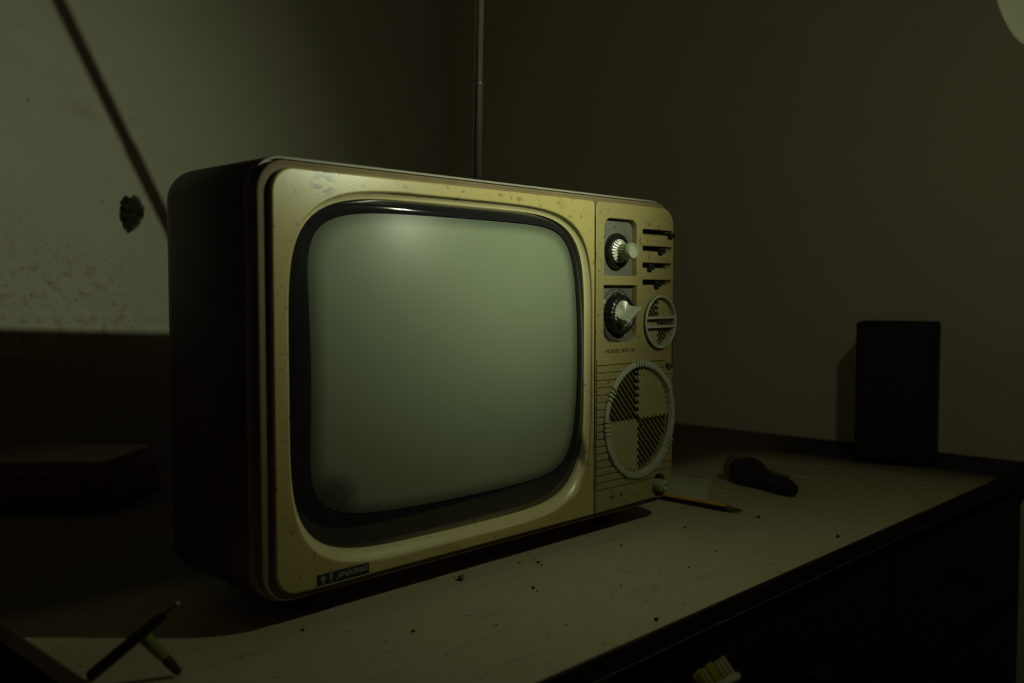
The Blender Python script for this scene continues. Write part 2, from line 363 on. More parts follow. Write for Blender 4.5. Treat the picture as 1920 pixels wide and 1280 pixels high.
for a, b in zip(xs, xs[1:]):
    bm = NB(); box(bm, a+.012, DY0+.004, -.17, b-.012, DY0+.022, -.034, .002)
    d = link('drawer', bm, M['deskwood'], desk)
    bm = NB(); lathe(bm, ((a+b)/2, DY0+.004, -.105), (0, -1, 0), [(0, .005), (.006, .005), (.010, .011), (.017, .011), (.021, .006)], 20); link('knob', bm, M['box'], d, True)
    bm = NB(); box(bm, a+.012, DY0+.004, -.675, b-.012, DY0+.022, -.19, .002)
    box(bm, a+.05, DY0+.0015, -.63, b-.05, DY0+.006, -.23, .002)
    d = link('cabinet_door', bm, M['deskwood'], desk)
    bm = NB(); lathe(bm, (b-.035, DY0+.004, -.30), (0, -1, 0), [(0, .005), (.006, .005), (.010, .010), (.016, .010), (.020, .005)], 20); link('knob', bm, M['box'], d, True)
for xx in xs:
    bm = NB(); box(bm, xx-.012, DY0+.008, -.70, xx+.012, DY0+.03, -.0275, .001); link('stile', bm, M['deskwood'], desk)
for xx in (DX0+.03, DX1-.03):
    for yy in (DY0+.035, DY1-.035):
        bm = NB(); lathe(bm, (xx, yy, -.70), (0, 0, -1), [(0, .02), (.06, .014)], 20); link('leg', bm, M['deskwood'], desk, True)

# ------------------------------------------------------------------ television
tv = thing('television', TV, 'old cream and brown cathode ray television with dials and round speaker on the right', 'television')
FX0, FX1, FZ0, FZ1 = .0123, .4776, .0258, .3146      # raised face
X0, X1, Z0, Z1 = .0036, .4792, .0205, .3196          # recessed flange round it
SEP = .352
# cabinet shell (dark veneer box, open at the front), rounded rear edges
def inset(lp_args, d):
    x0, z0, x1, z1, r = lp_args
    return rrect(x0+d, z0+d, x1-d, z1-d, max(r-d, .001), 8)
SH = (.0030, .0195, .4808, .3228, .024)
bm = NB(); loops = []
loops.append([(x, .020, z) for x, z in inset(SH, .004)])
loops.append([(x, .0165, z) for x, z in inset(SH, .0035)])
loops.append([(x, .0165, z) for x, z in inset(SH, .0006)])
loops.append([(x, .0175, z) for x, z in inset(SH, .0)])
RB = .026; YB = .146
for i in range(9):
    a = PI/2*i/8; loops.append([(x, YB-RB+RB*math.sin(a), z) for x, z in inset(SH, RB*(1-math.cos(a)))])
loft(bm, loops, False, True)
link('cabinet', bm, M['wood_tv'], tv, True)
# back cover
bm = NB(); loops = []
for y, d, dz in ((.145, .03, 0), (.18, .034, .0), (.225, .06, .004), (.27, .10, .01)):
    loops.append([(x, y, z*(1-dz)) for x, z in rrect(.0045+d, .03+d*.3, .4805-d, .3225-.008-d*.55, .02, 6)])
loft(bm, loops, True, True); bk = link('back_cover', bm, M['black'], tv, True)
bm = NB()
for k in range(12): box(bm, .10+.022*k, .1455, .20, .112+.022*k, .27, .2555)
bm.free()
# metal trim along cabinet front edge
bm = NB()
T = SH
loft(bm, [[(x, .0185, z) for x, z in inset(T, -.0003)], [(x, .0125, z) for x, z in inset(T, -.0003)], [(x, .0115, z) for x, z in inset(T, .0004)], [(x, .0115, z) for x, z in inset(T, .0016)], [(x, .0185, z) for x, z in inset(T, .0016)]])
link('edge_trim', bm, M['rimlight'], tv, True)
bm = NB()
loft(bm, [[(x, .0195, z) for x, z in inset(T, .0010)], [(x, .0165, z) for x, z in inset(T, .0020)], [(x, .0175, z) for x, z in rrect(X0+.003, Z0+.003, X1-.003, Z1-.003, .018, 8)]])
link('gap_shade', bm, M['deep'], tv)  # near-black ring filling the gap, its colour stands for the shade inside
# flange: bead and recessed band around the raised face
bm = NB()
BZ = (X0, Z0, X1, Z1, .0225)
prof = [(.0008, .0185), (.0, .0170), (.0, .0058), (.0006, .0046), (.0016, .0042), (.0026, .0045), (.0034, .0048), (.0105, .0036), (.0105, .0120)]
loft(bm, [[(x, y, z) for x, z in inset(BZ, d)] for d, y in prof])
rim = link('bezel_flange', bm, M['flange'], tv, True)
FR = .0175
face = rrect(FX0, FZ0, FX1, FZ1, FR, 10)
op = sell(.1858, .1690, .1618, .1352, 5.0)
outer = [(x, z) for x, z in face if x < SEP-.001]
L1 = [(SEP-.0012, FZ1-.0040), (SEP-.0022, FZ1-.0014), (SEP-.0044, FZ1)]+outer+[(SEP-.0007, FZ0)]
me = plate(L1, [op], 0.0, .0072, .0014)
link_me('screen_bezel', me, M['cream'], tv)
# flared surround of the picture tube
def ydome(x, z, yc=-.013, Rr=.62): return yc+((x-.188)**2+(z-.175)**2)/(2*Rr)
bm = NB(); loops = []
op0 = sell(.1858, .1690, .1623, .1357, 5.0); op1 = sell(.186, .1712, .1577, .1287, 5.2)
for i in range(9):
    t = i/8; w = .5*math.sin(PI/2*t)+.5*t; w2 = .5*(1-math.cos(PI/2*t))+.5*t
    loops.append([(a[0]*(1-w2)+b[0]*w2, .0004*(1-t)+.0070*w, a[1]*(1-w2)+b[1]*w2) for a, b in zip(op0, op1)])
loops.append([(b[0], .016, b[1]) for b in op1])
loft(bm, loops); link('screen_surround', bm, M['lip'], tv, True)
# picture tube
def dome(bm, cx, cz, a, b, n, off, rings=26, k=160, edge=0.):
    loops = []; c = None
    for j in range(1, rings+1):
        s = j/rings
        lp = []
        for (x, z), (xc, zc) in zip(sell(cx, cz, a*s, b*s, 2+(n-2)*s**1.5, k), [(0, 0)]*k):
            y = ydome(x, z)+off
            if edge: 
                t = max(0, (s-.93)/.07); y += edge*t*t
            lp.append((x, y, z))
        loops.append(lp)
    rs = loft(bm, loops)
    ctr = bm.verts.new((cx, ydome(cx, cz)+off, cz))
    for i in range(k): bm.faces.new((ctr, rs[0][(i+1) % k], rs[0][i]))
PA = (.1885, .1790, .1436, .1098, 6.8)
bm = NB(); loops = []
pin = sell(*PA[:2], PA[2]+.0006, PA[3]+.0006, PA[4]); pout = sell(.186, .1712, .1580, .1290, 5.2)
loops.append([(x, ydome(x, z)+.008, z) for x, z in pin])
for i in range(13):
    t = i/12; lp = []
    for a, b in zip(pin, pout):
        x, z = a[0]*(1-t)+b[0]*t, a[1]*(1-t)+b[1]*t; ya, yb = ydome(*a)+.0004, .0070+.25*max(0, ydome(*b))
        lp.append((x, ya+(yb-ya)*(.02*t+.98*t**2.8), z))
    loops.append(lp)
loops.append([(b[0], .020, b[1]) for b in pout])
loft(bm, loops); pt = link('picture_tube', bm, M['tube'], tv, True)
def dome_obj(name, off, ins, m, parent):
    bm = NB(); dome(bm, PA[0], PA[1], PA[2]-ins, PA[3]-ins, PA[4], off)
    o = link(name, bm, m, parent, True); me = o.data; me.update()
    at = me.attributes.new('rim', 'FLOAT', 'POINT')
    for v, d in zip(me.vertices, at.data):
        x, z = v.co.x+TV.x-PA[0], v.co.z-PA[1]; n_ = PA[4]
        d.value = (abs(x/PA[2])**n_+abs(z/PA[3])**n_)**(1/n_)
    if sum(p.normal.y for p in me.polygons) > 0: me.flip_normals()
    return o
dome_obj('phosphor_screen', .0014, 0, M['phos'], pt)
dome_obj('tube_glass', 0, 0, M['glass'], pt)

# control panel plate with its openings
r1 = rrect(.3650, .2468, .4157, .3002, .009, 6); r1[:] = [(x, z) for x, z in r1]
def rr4(x0, z0, x1, z1, rt, rb, n=6):
    pts = []
    for cx, cz, r, a0 in ((x1-rt, z1-rt, rt, 0), (x0+rt, z1-rt, rt, 90), (x0+rb, z0+rb, rb, 180), (x1-rb, z0+rb, rb, 270)):
        for i in range(n+1):
            a = math.radians(a0+90*i/n); pts.append((cx+r*math.cos(a), cz+r*math.sin(a)))
    return pts
rec1 = rr4(.3652, .2468, .4157, .3002, .009, .0008)
rec2 = rr4(.3646, .1838, .4160, .2378, .0008, .010)
slots = []
SLZ = (.2902, .2740, .2576, .2410)
for i, z in enumerate(SLZ): slots.append(rrect(.4252, z-.0025, (.4755 if i == 0 else .4745), z+.0025, .0014, 4))
SPK = (.4208, .1076); SM = (.4526, .2020)
me_o = [p for p in face if p[0] > SEP+.001]
up_ = [p for p in me_o if p[1] > .17]; lo_ = [p for p in me_o if p[1] <= .17]
outer2 = up_+[(SEP+.0044, FZ1), (SEP+.0020, FZ1-.0014), (SEP+.0009, FZ1-.0044), (SEP+.0007, FZ0)]+lo_
JK = (.4555, .0378)
holes = [rec1, rec2]+slots+[circ(SM[0], SM[1], .0250, 40), circ(SPK[0], SPK[1], .0520, 64), circ(.3795, .0362, .0022, 16), circ(.3925, .0367, .0022, 16), circ(.4690, .1562, .0036, 20), circ(JK[0], JK[1], .0115, 28)]
me = plate(outer2, holes, .0003, .0085, .0008)
cp = link_me('control_panel', me, M['panel'], tv)
bm = NB(); box(bm, SEP-.003, .0086, Z0+.006, X1-.0045, .0098, Z1-.006); link('backing_sheet', bm, M['deep'], cp)
# dial plates
for (rc, m_) in (((.3640, .2460, .4168, .3010), 'plate'), ((.3636, .1828, .4170, .2388), 'plate')):
    bm = NB(); box(bm, rc[0], .0062, rc[1], rc[2], .0072, rc[3]); link('dial_plate', bm, M[m_], cp)
# printed numerals round the tuning dials
for (cx, cz, r, labs) in ((.389, .2720, .0200, ('12', '2', '4', '6', '8', '10')),):
    for k, s in enumerate(labs):
        a = math.radians(150-60*k*.95)
        if not 20 < math.degrees(a) % 360 < 170: continue
        put_text('numeral', s, cx+r*math.cos(a)-.0015, cx+r*math.cos(a)+.0015, cz+r*math.sin(a), .0022, .0060, M['ink'], cp)
# upper dial
def flute(nf, amp):
    def f(i, k, r): return r*(1+amp*(1 if (i*nf//96) % 2 else -1)) if r > .001 else r
    return f
C1 = (.3890, 0, .2700)
bm = NB(); lathe(bm, (C1[0], .0062, C1[2]), (0, -1, 0), [(0, .0170), (.0035, .0170), (.0050, .0160), (.0052, .0140), (.0035, .0130)], 64)
d1 = link('tuning_dial', bm, M['black'], tv, True)
def flutedcone(c, r0, r1, y0, y1, nf=22):
    bm = NB(); n = nf*2; a = []; b = []
    for i in range(n):
        th = 2*PI*i/n; h = .0007 if i % 2 else -.0007
        a.append((c[0]+r0*math.cos(th), y0+h, c[2]+r0*math.sin(th))); b.append((c[0]+r1*math.cos(th), y1+h*.3, c[2]+r1*math.sin(th)))
    base = [(x, .0062, z) for x, y, z in a]
    loft(bm, [base, a, b], True, True); return bm
link('fluted_collar', flutedcone(C1, .0113, .0050, .0008, -.0028), M['chrome'], d1)
bm = NB()
lathe(bm, (C1[0], .0, C1[2]), (0, -1, 0), [(0, .0068), (.0105, .0066)], 96, fn=lambda i, k, r: r*(1.06 if (i//3) % 2 else .95))
k1 = link('knob', bm, M['knob'], d1)
bm = NB()
lathe(bm, (C1[0], -.0105, C1[2]), (0, -1, 0), [(0, .0068), (.0004, .0074), (.0042, .0074), (.0048, .0070), (.0046, .0060), (.0036, .0054), (.0033, .002)], 48)
link('knob_cap', bm, M['knob'], k1, True)
# lower dial with crumpled gasket and pointer
C2 = (.3895, 0, .2100)
bm = NB(); n = 72; loops = []
for r_, y in ((.0255, .0060), (.0246, .0038), (.0236, .0046), (.0222, .0030), (.0208, .0040), (.0196, .0056)):
    lp = []
    for i in range(n):
        th = 2*PI*i/n; q = noise.noise((math.cos(th)*3, math.sin(th)*3, r_*500)); q2 = noise.noise((math.cos(th)*9, math.sin(th)*9, r_*900))
        xx = C2[0]+(r_*(1+.05*q))*math.cos(th); zz = C2[2]+(r_*(1+.05*q))*math.sin(th)
        xx = min(max(xx, .3652), .4154); zz = min(max(zz, .1846), .2370)
        lp.append((xx, y+.0016*q2, zz))
    loops.append(lp)
loft(bm, loops); link('crumpled_ring', bm, M['gasket'], cp, True)
bm = NB(); lathe(bm, (C2[0], .0062, C2[2]), (0, -1, 0), [(0, .0185), (.0095, .0180), (.0105, .0170), (.0105, .0150), (.0085, .0130)], 96, fn=lambda i, k, r: r*(1.025 if (i//2) % 2 and k < 2 else 1.))
d2 = link('channel_dial', bm, M['black'], tv)
link('fluted_collar', flutedcone((C2[0]+.0005, 0, C2[2]+.001), .0125, .0035, -.0028, -.0050, 26), M['chrome'], d2)
bm = NB(); a = math.radians(31); ux = Vector((math.cos(a), 0, math.sin(a))); uz = Vector((-math.sin(a), 0, math.cos(a))); c = Vector((C2[0]+.001, 0, C2[2]))
def rectl(w, h, y, sh=0): return [c+ux*(sx*w+sh)+uz*(sz*h)+Vector((0, y, 0)) for sx, sz in ((-1, -1), (1, -1), (1, 1), (-1, 1))]
loft(bm, [rectl(.0100, .0060, -.003), rectl(.0112, .0030, -.0065), rectl(.0128, .0015, -.0155), rectl(.0122, .0009, -.0162)], True, True)
pk = link('pointer_knob', bm, M['knob'], d2)
bm = NB(); loft(bm, [rectl(.0092, .0003, -.0160, .001), rectl(.0092, .0003, -.01635, .001)], True, True); link('pointer_line', bm, M['ink'], pk)
# sliders
for i, (z, x) in enumerate(zip(SLZ, (.4700, .4535, .4352, .4470))):
    bm = NB(); box(bm, x-.0035, -.0045, z-.0046, x+.0035, .006, z+.0002, .0006)
    s = link('slider_knob', bm, M['black'], tv)
    bm = NB(); box(bm, x+.0036, .0015, z-.0014, x+.0085, .0065, z+.0010, .0004); link('slider_contact', bm, M['steel'], s)
# printed symbols above the sliders
bm = NB()
def disc(bm, x, z, r, y0=.0001, y1=.0006, k=16, r2=None):
    lathe(bm, (x, y1, z), (0, -1, 0), [(0, r), (y1-y0, r)], k)
def tri(bm, pts):
    loft(bm, [[(x, .0006, z) for x, z in pts], [(x, .0001, z) for x, z in pts]], True, True)
tri(bm, [(.4340, .2962), (.4372, .2962), (.4356, .2996)])
tri(bm, [(.4345+.0022*math.cos(t), .2815+.0024*math.sin(t)) for t in [PI*.5+PI*k/8 for k in range(9)]]+[(.4340+.0010*math.cos(t), .2815+.0020*math.sin(t)) for t in [PI*1.5-PI*k/8 for k in range(9)]])
tri(bm, [(.4342, .2630), (.4350, .2630), (.4356, .2680), (.4348, .2680)])
for z in (.2975, .2815, .2652):
    for k in range(5): disc(bm, .4405+.0062*k, z, .00035, k=8)
link('slider_markings', bm, M['ink'], cp)
put_text('model_lettering', 'MODEL B35-1U', .3675, .4125, .1745, .0034, .0001, M['ink'], cp)
# ribs of the speaker panel
bm = NB(); zz = .0467; pitch = .00683
for k in range(18):
    za, zb = zz+.0006, zz+pitch-.0006; zm = (za+zb)/2
    d = .0548**2-(zm-SPK[1])**2
    segs = []
    if d > 0:
        h = math.sqrt(d); segs = [(SEP+.0016, SPK[0]-h), (SPK[0]+h, X1-.003)]
    else: segs = [(SEP+.0016, X1-.003)]
    for a_, b_ in segs:
        if k >= 16 and b_ > .46: b_ = .4640
        if k == 0 and b_ > .44: b_ = .4430
        if b_-a_ > .001: box(bm, a_, -.0009, za, b_, .0012, zb, .0003, seg=1)
    zz += pitch
link('ribbed_grille', bm, M['panel'], cp)
# slat fields behind the two round openings
def slats(name, c, r, pitch, parent, wl, wd, y0=.001):
    bm = NB()
    for sx in (1, -1):
        for sz in (1, -1):
            lit = sx*sz > 0
            w = wl if lit else wd
            # direction: lit quadrants run '/', dark quadrants '\'
            d = Vector((1, 1)) if lit else Vector((1, -1)); d.normalize(); nrm = Vector((-d.y, d.x))
            n = int(r*1.5/pitch)
            for k in range(-n, n+1):
                off = (k+.5)*pitch; pts = []
                T_ = []
                t = -r*1.6
                while t < r*1.6:
                    p = d*t+nrm*off
                    if p.length < r and p.x*sx > .0002 and p.y*sz > .0002: T_.append(t)
                    t += .0003
                if len(T_) < 4: continue
                a, b = d*T_[0]+nrm*off, d*T_[-1]+nrm*off
                h = nrm*w/2
                q = [a-h, b-h, b+h, a+h]
                ya = y0 if lit else y0+.0020
                loft(bm, [[(c[0]+p.x, y0+.0050, c[1]+p.y) for p in q], [(c[0]+p.x, ya, c[1]+p.y) for p in q]], True, True)
    return link(name, bm, M['slat'], parent)
bm = NB(); lathe(bm, (SPK[0], .007, SPK[1]), (0, -1, 0), [(0, .0515), (.0060, .0540), (.0085, .0574), (.0098, .0573), (.0106, .0555), (.0100, .0520), (.006, .0508)], 96, False, False)
for a0 in (92, 148, 182, 215, 250, 330, 35):
    for k in range(4 if a0 in (92, 148, 182) else 3):
        a = math.radians(a0+k*4.2-5)
        mt = Matrix.Translation((SPK[0], 0, SPK[1])) @ Matrix.Rotation(-a, 4, 'Y')
        box(bm, .0518, -.0048, -.0009, .0580, -.0010, .0009, .0003, mt, 1)
rs = link('speaker_ring', bm, M['ring'], tv, True)
slats('speaker_slats', SPK, .0505, .0049, rs, .0036, .0007)
bm = NB(); lathe(bm, (SM[0], .006, SM[1]), (0, -1, 0), [(0, .0240), (.0065, .0248), (.0085, .0266), (.0094, .0263), (.0098, .0252), (.0090, .0240), (.004, .0236)], 64, False, False)
rs2 = link('small_speaker_ring', bm, M['ring'], tv, True)
bm = NB()
for dz in (.0042, -.0046):
    h = math.sqrt(.0238**2-dz**2); box(bm, SM[0]-h, -.0035, SM[1]+dz-.0013, SM[0]+h, -.0005, SM[1]+dz+.0013, .0004)
link('cross_bar', bm, M['ring'], rs2)
slats('tweeter_slats', SM, .0234, .0040, rs2, .0027, .0007)
# screws, jack
for (x, z) in ((.3795, .0362), (.3925, .0367)):
    bm = NB(); lathe(bm, (x, .006, z), (0, -1, 0), [(0, .0020), (.004, .0020), (.0046, .0014)], 20); link('screw', bm, M['steel'], tv, True)
bm = NB(); lathe(bm, (.4690, .008, .1562), (0, -1, 0), [(0, .0018), (.0085, .0018), (.0095, .0028), (.0110, .0024)], 16); link('screw', bm, M['steel'], tv, True)
bm = NB(); lathe(bm, (JK[0]+.0022, .008, JK[1]-.0006), (0, -1, 0), [(0, .0064), (.0120, .0064), (.0122, .0048), (.0145, .0048), (.0150, .0040), (.0148, .0026), (.010, .0022)], 32, True, True)
link('earphone_socket', bm, M['knob'], tv, True)
# badge
bm = NB(); BX0, BX1, BZ0, BZ1 = .0448, .0892, .0272, .0352
box(bm, BX0, -.0009, BZ0, BX1, .0004, BZ1, .0003); bd = link('name_badge', bm, M['black'], tv)
bm = NB(); box(bm, BX0, -.0012, BZ0-.0006, BX1, .0002, BZ0, .0001); link('badge_edge', bm, M['ring'], bd)
put_text('badge_lettering', 'JINXING', .0600, .0878, .0288, .0050, -.0009, M['letters'], bd, .25, .02)
bm = NB()
def stroke(bm, x0, z0, x1, z1, w):
    a = Vector((x0, z0)); b = Vector((x1, z1)); n = (b-a).normalized(); n = Vector((-n.y, n.x))*w/2
    loft(bm, [[(p.x, -.0007, p.y) for p in (a-n, b-n, b+n, a+n)], [(p.x, -.0012, p.y) for p in (a-n, b-n, b+n, a+n)]], True, True)
stroke(bm, .0470, .0318, .0488, .0342, .0010); stroke(bm, .0488, .0342, .0512, .0318, .0010); stroke(bm, .0490, .0280, .0490, .0335, .0011)
stroke(bm, .0476, .0310, .0504, .0310, .0007); stroke(bm, .0478, .0282, .0502, .0282, .0005)
stroke(bm, .0548, .0343, .0562, .0343, .0010); stroke(bm, .0548, .0325, .0564, .0325, .0009); stroke(bm, .0548, .0343, .0550, .0310, .0008); stroke(bm, .0564, .0345, .0556, .0282, .0010); stroke(bm, .0546, .0300, .0560, .0300, .0007)
link('badge_characters', bm, M['letters'], bd)
# feet
for x in (.06, .42):
    for y in (.045, .125):
        bm = NB(); lathe(bm, (x, y, .0205), (0, 0, -1), [(0, .012), (.0205, .010)], 20); link('foot', bm, M['black'], tv, True)
# telescopic antenna leaning forward from behind the cabinet
ad = Vector((-.438, -.470, .767)); ab = Vector((.374, .179, .325))-ad/.767*.045; ad = Vector(ad).normalized()
bm = NB(); lathe(bm, ab-ad*.03, ad, [(0, .008), (.028, .008), (.034, .0055)], 20); an = link('antenna_base', bm, M['black'], tv, True)
bm = NB(); t = 0
for ln, r_ in ((.20, .0047), (.18, .0041), (.18, .0035)):
    lathe(bm, ab+ad*t, ad, [(0, r_), (ln, r_)], 20); t += ln
lathe(bm, ab+ad*t, ad, [(0, .003), (.006, .0038), (.008, .002)], 16)
link('antenna_rod', bm, M['steel'], tv, True)

# ------------------------------------------------------------------ things on the desk
# upright box by the right wall
p0 = Vector((.913, .0006)); p1 = Vector((.940, -.0953)); e = (p1-p0); ang = math.atan2(e.y, e.x)
ub = thing('upright_box', ((p0.x+p1.x)/2, (p0.y+p1.y)/2, 0), 'dark upright box standing near the wall at the far right of the desk', 'box')
mt = Matrix.Translation((p0.x, p0.y, 0)) @ Matrix.Rotation(ang, 4, 'Z')
W = e.length
bm = NB(); box(bm, 0, .0025, .004, W, .085, .192, .004, mt, 3); link('body', bm, M['box'], ub, True)
bm = NB(); box(bm, .004, -.0005, .010, W-.004, .003, .186, .001, mt); link('front_panel', bm, M['deep'], ub)
for a in (.012, W-.012):
    for b in (.012, .07):
        bm = NB(); box(bm, a-.006, b-.006, 0, a+.006, b+.006, .0045, 0, mt); link('foot', bm, M['deep'], ub)
# low case behind-left of the television
lc = thing('low_case', (-.02, .55, 0), 'low dark reddish case lying on the desk to the left behind the television', 'case')
mt = Matrix.Translation((.098, .445, 0)) @ Matrix.Rotation(math.radians(132), 4, 'Z')
bm = NB(); vs = box(bm, 0, -.13, .0, .17, 0, .052, .006, None, 3)
for v in bm.verts:
    if v.co.z > .03: v.co.x += .010; v.co.y = v.co.y*.93-.0045
bmesh.ops.transform(bm, matrix=mt, verts=bm.verts); link('case_body', bm, M['case'], lc, True)
bm = NB(); box(bm, .035, .0002, .012, .16, .0028, .040, .001, mt); link('front_panel', bm, M['case'], lc)
# paper
bm = NB(); q = [(.5455, .0620), (.5566, .0111), (.6784, .0763), (.6600, .1500)]
loft(bm, [[(x, y, .0004) for x, y in q], [(x, y, .0009) for x, y in q]], True, True)
tag(link('paper_sheet', bm, M['paper']), 'pale sheet of old paper lying on the desk beyond the yellow pencil', 'paper')
# pencil: hexagonal, alternate black facets
def pencil(name, a, b, r, label):
    a = Vector(a); b = Vector(b); ax = (b-a).normalized(); ln = (b-a).length
    root = thing(name, (a.x, a.y, 0), label, 'pencil')
    u = ax.cross(Vector((0, 0, 1))).normalized(); v = u.cross(ax).normalized()
    bm = NB(); ring = lambda d, rr, ph=PI/6: [a+ax*d+(u*math.cos(2*PI*i/6+ph)+v*math.sin(2*PI*i/6+ph))*rr for i in range(6)]
    rs = loft(bm, [ring(0, r), ring(ln-.019, r)], True, True)
    bm.faces.ensure_lookup_table(); bm.normal_update()
    for f in bm.faces:
        if len(f.verts) == 4 and f.calc_center_median().z < a.z+.2*r: f.material_index = 1
    link('shaft', bm, [M['yellow'], M['pblack']], root)
    bm = NB(); lathe(bm, a+ax*(ln-.019), ax, [(0, r*.98), (.012, r*.45)], 12); link('sharpened_cone', bm, M['pwood'], root)
    bm = NB(); lathe(bm, a+ax*(ln-.007), ax, [(0, r*.45), (.007, .0003)], 10); link('pencil_lead', bm, M['lead'], root)
pencil('pencil', (.5450, .0730, .0038), (.5425, -.0450, .0038), .0040, 'yellow hexagonal pencil lying on the desk beyond the lower right corner of the television')
# dark torch lying on the desk
tc0 = Vector((.7000, .0620, .0165)); tc1 = Vector((.6560, -.0440, .0085)); ax = (tc1-tc0)
to = thing('torch', (.68, .01, 0), 'dark ribbed torch lying on the desk between the pencil and the upright box', 'torch')
n_ = ax.normalized(); ln = ax.length
bm = NB(); lathe(bm, tc0, n_, [(0, .012), (.004, .0155), (.009, .0155), (.011, .012)], 36); link('head_ring', bm, M['torchring'], to, True)
bm = NB(); lathe(bm, tc0, n_, [(.010, .0115), (.022, .0135), (.030, .0180), (.040, .0185), (.050, .0160), (.056, .0125), (.075, .0120), (ln-.01, .0095), (ln, .0065)], 48, fn=lambda i, k, r: r*(1.03 if (i//2) % 2 and 1 < k < 5 else 1)); 
for v in bm.verts: v.co.z = max(v.co.z, .0006)
link('torch_body', bm, M['torch'], to, True)
bm = NB(); box(bm, -.02, -.004, 0, .03, .004, .003, .001, Matrix.Translation(tc0+n_*.075+Vector((0, 0, .0085))) @ Matrix.Rotation(math.atan2(n_.y, n_.x), 4, 'Z')); link('switch', bm, M['torchring'], to)
# pale strip behind the torch
bm = NB(); mt = Matrix.Translation((.765, .013, .0012)) @ Matrix.Rotation(math.radians(-77), 4, 'Z')
box(bm, -.022, -.004, -.0006, .022, .004, .0006, .0002, mt); tag(link('paper_strip', bm, M['paper']), 'short pale strip lying on the desk behind the dark torch', 'strip')
# crumbs
bm = NB()
cr = [(.264, -.009, .0016), (.267, -.001, .0010), (.260, -.016, .0012), (.252, .002, .0009), (.031, -.002, .0016), (.082, -.058, .0016), (.215, -.165, .0020), (.452, -.033, .0014), (.540, -.064, .0022), (.522, -.157, .0022), (.209, -.053, .0018), (.206, -.060, .0010), (.357, -.027, .0012), (.30, -.07, .001), (.26, -.10, .0009), (.34, -.11, .0010), (.588, .038, .0010), (.13, -.09, .0010), (.40, -.10, .0009)]
for x, y, r_ in cr:
    r_ *= .72
    s = bmesh.ops.create_icosphere(bm, subdivisions=2, radius=r_, matrix=Matrix.Translation((x, y, r_*.6)))
    for v in s['verts']:
        q = noise.noise(v.co*700); v.co = Vector((x, y, r_*.6))+(v.co-Vector((x, y, r_*.6)))*(1+.6*q); v.co.z = max(v.co.z, 0)
o = link('crumbs', bm, M['crumb']); o['kind'] = 'stuff'; tag(o, 'small dark crumbs scattered over the dusty desk top in front of the television', 'crumbs')
bm = NB(); s = bmesh.ops.create_icosphere(bm, subdivisions=2, radius=.0026, matrix=Matrix.Translation((.185, .003, .0022)))
for v in s['verts']: v.co = Vector((.185, .003, .0022))+(v.co-Vector((.185, .003, .0022)))*(1+.7*noise.noise(v.co*500)); v.co.z = max(v.co.z, 0)
tag(link('plaster_crumb', bm, M['crumbl']), 'single pale crumb on the desk at the edge of the shadow under the television', 'crumb')
# brown stick and green brush leaning together at lower left
a = Vector((-.104, .0190, .0026)); b = Vector((-.085, -.0400, .0500)); d = (b-a).normalized()
stq = thing('brown_stick', (a.x, a.y, 0), 'thin dark brown stick leaning on the desk at the lower left corner', 'stick')
bm = NB(); lathe(bm, a, d, [(0, .0022), (.002, .0036), (.070, .0032), (.078, .0022)], 16); link('shaft', bm, M['browns'], stq, True)
bm = NB(); lathe(bm, a+d*.078, d, [(0, .0018), (.012, .0012)], 12); link('tip', bm, M['green'], stq, True)
a = Vector((-.0647, -.0134, .0028)); b = Vector((-.0880, -.0150, .0330)); d = (b-a).normalized(); ln = (b-a).length
gb = thing('green_brush', (a.x, a.y, 0), 'small yellow-green handled brush propped beside the brown stick on the desk', 'brush')
bm = NB(); lathe(bm, a, d, [(0, .0024), (ln*.25, .0031), (ln*.40, .0028)], 14); link('handle', bm, M['browns'], gb, True)
bm = NB(); lathe(bm, a, d, [(ln*.40, .0028), (ln*.45, .0034), (ln*.97, .0042), (ln, .0036)], 14); link('grip', bm, M['green'], gb, True)

# toothbrush in a mug on a stool in front of the desk (only the head reaches into view)
H0 = Vector((.1225, -.2520, -.0040)); H1 = Vector((.1512, -.2680, .0120))
def pix(x, y, t):
    f = 1780.; fw = Vector((.7232, .6887, -.0511)); rt = Vector((.6896, -.7242, 0)); up = Vector((.0370, .0353, .9987))
    return Vector((-.3323, -.5455, .2307))+(fw+rt*((x-960)/f)-up*((y-640)/f))*t
head1 = pix(1381, 1263, .56); head0 = pix(1322, 1296, .55); ax = (head1-head0).normalized()
tipd = (pix(1350, 1238, .566)-pix(1372, 1268, .56)).normalized()
side = ax.cross(tipd).normalized(); tipd = side.cross(ax).normalized()
tail = head0-ax*.14
MC = Vector((.035, -.2225, 0)); MT = -.0225; ZS = MT-.072
stool = thing('stool', (.035, -.25, -.76), 'wooden stool in front of the desk', 'stool')
bm = NB(); lathe(bm, (.035, -.25, ZS-.02), (0, 0, 1), [(0, .066), (.003, .069), (.017, .069), (.02, .066)], 40); link('seat', bm, M['deskwood'], stool, True)
for k in range(4):
    th = PI/4+PI/2*k; q = Vector((math.cos(th), math.sin(th), 0))
    bm = NB(); c0 = Vector((.035, -.25, 0)); tube(bm, c0+q*.045+Vector((0, 0, ZS-.018)), c0+q*.085+Vector((0, 0, -.76)), .009, .008); link('leg', bm, M['deskwood'], stool, True)
mug = thing('mug', (MC.x, MC.y, ZS), 'enamel mug on the stool holding the toothbrush', 'mug')
bm = NB(); lathe(bm, (MC.x, MC.y, ZS), (0, 0, 1), [(0, .033), (.07, .035), (.072, .0345), (.071, .0335), (.003, .0315)], 40); link('cup', bm, M['enamel'], mug, True)
bm = NB(); c0 = Vector((MC.x-.034, MC.y, ZS+.036))
pts = [c0+Vector((-.020*math.sin(PI*i/10), 0, .020*math.cos(PI*i/10))) for i in range(11)]
for i in range(10): tube(bm, pts[i], pts[i+1], .0035, n=10)
link('handle', bm, M['enamel'], mug, True)
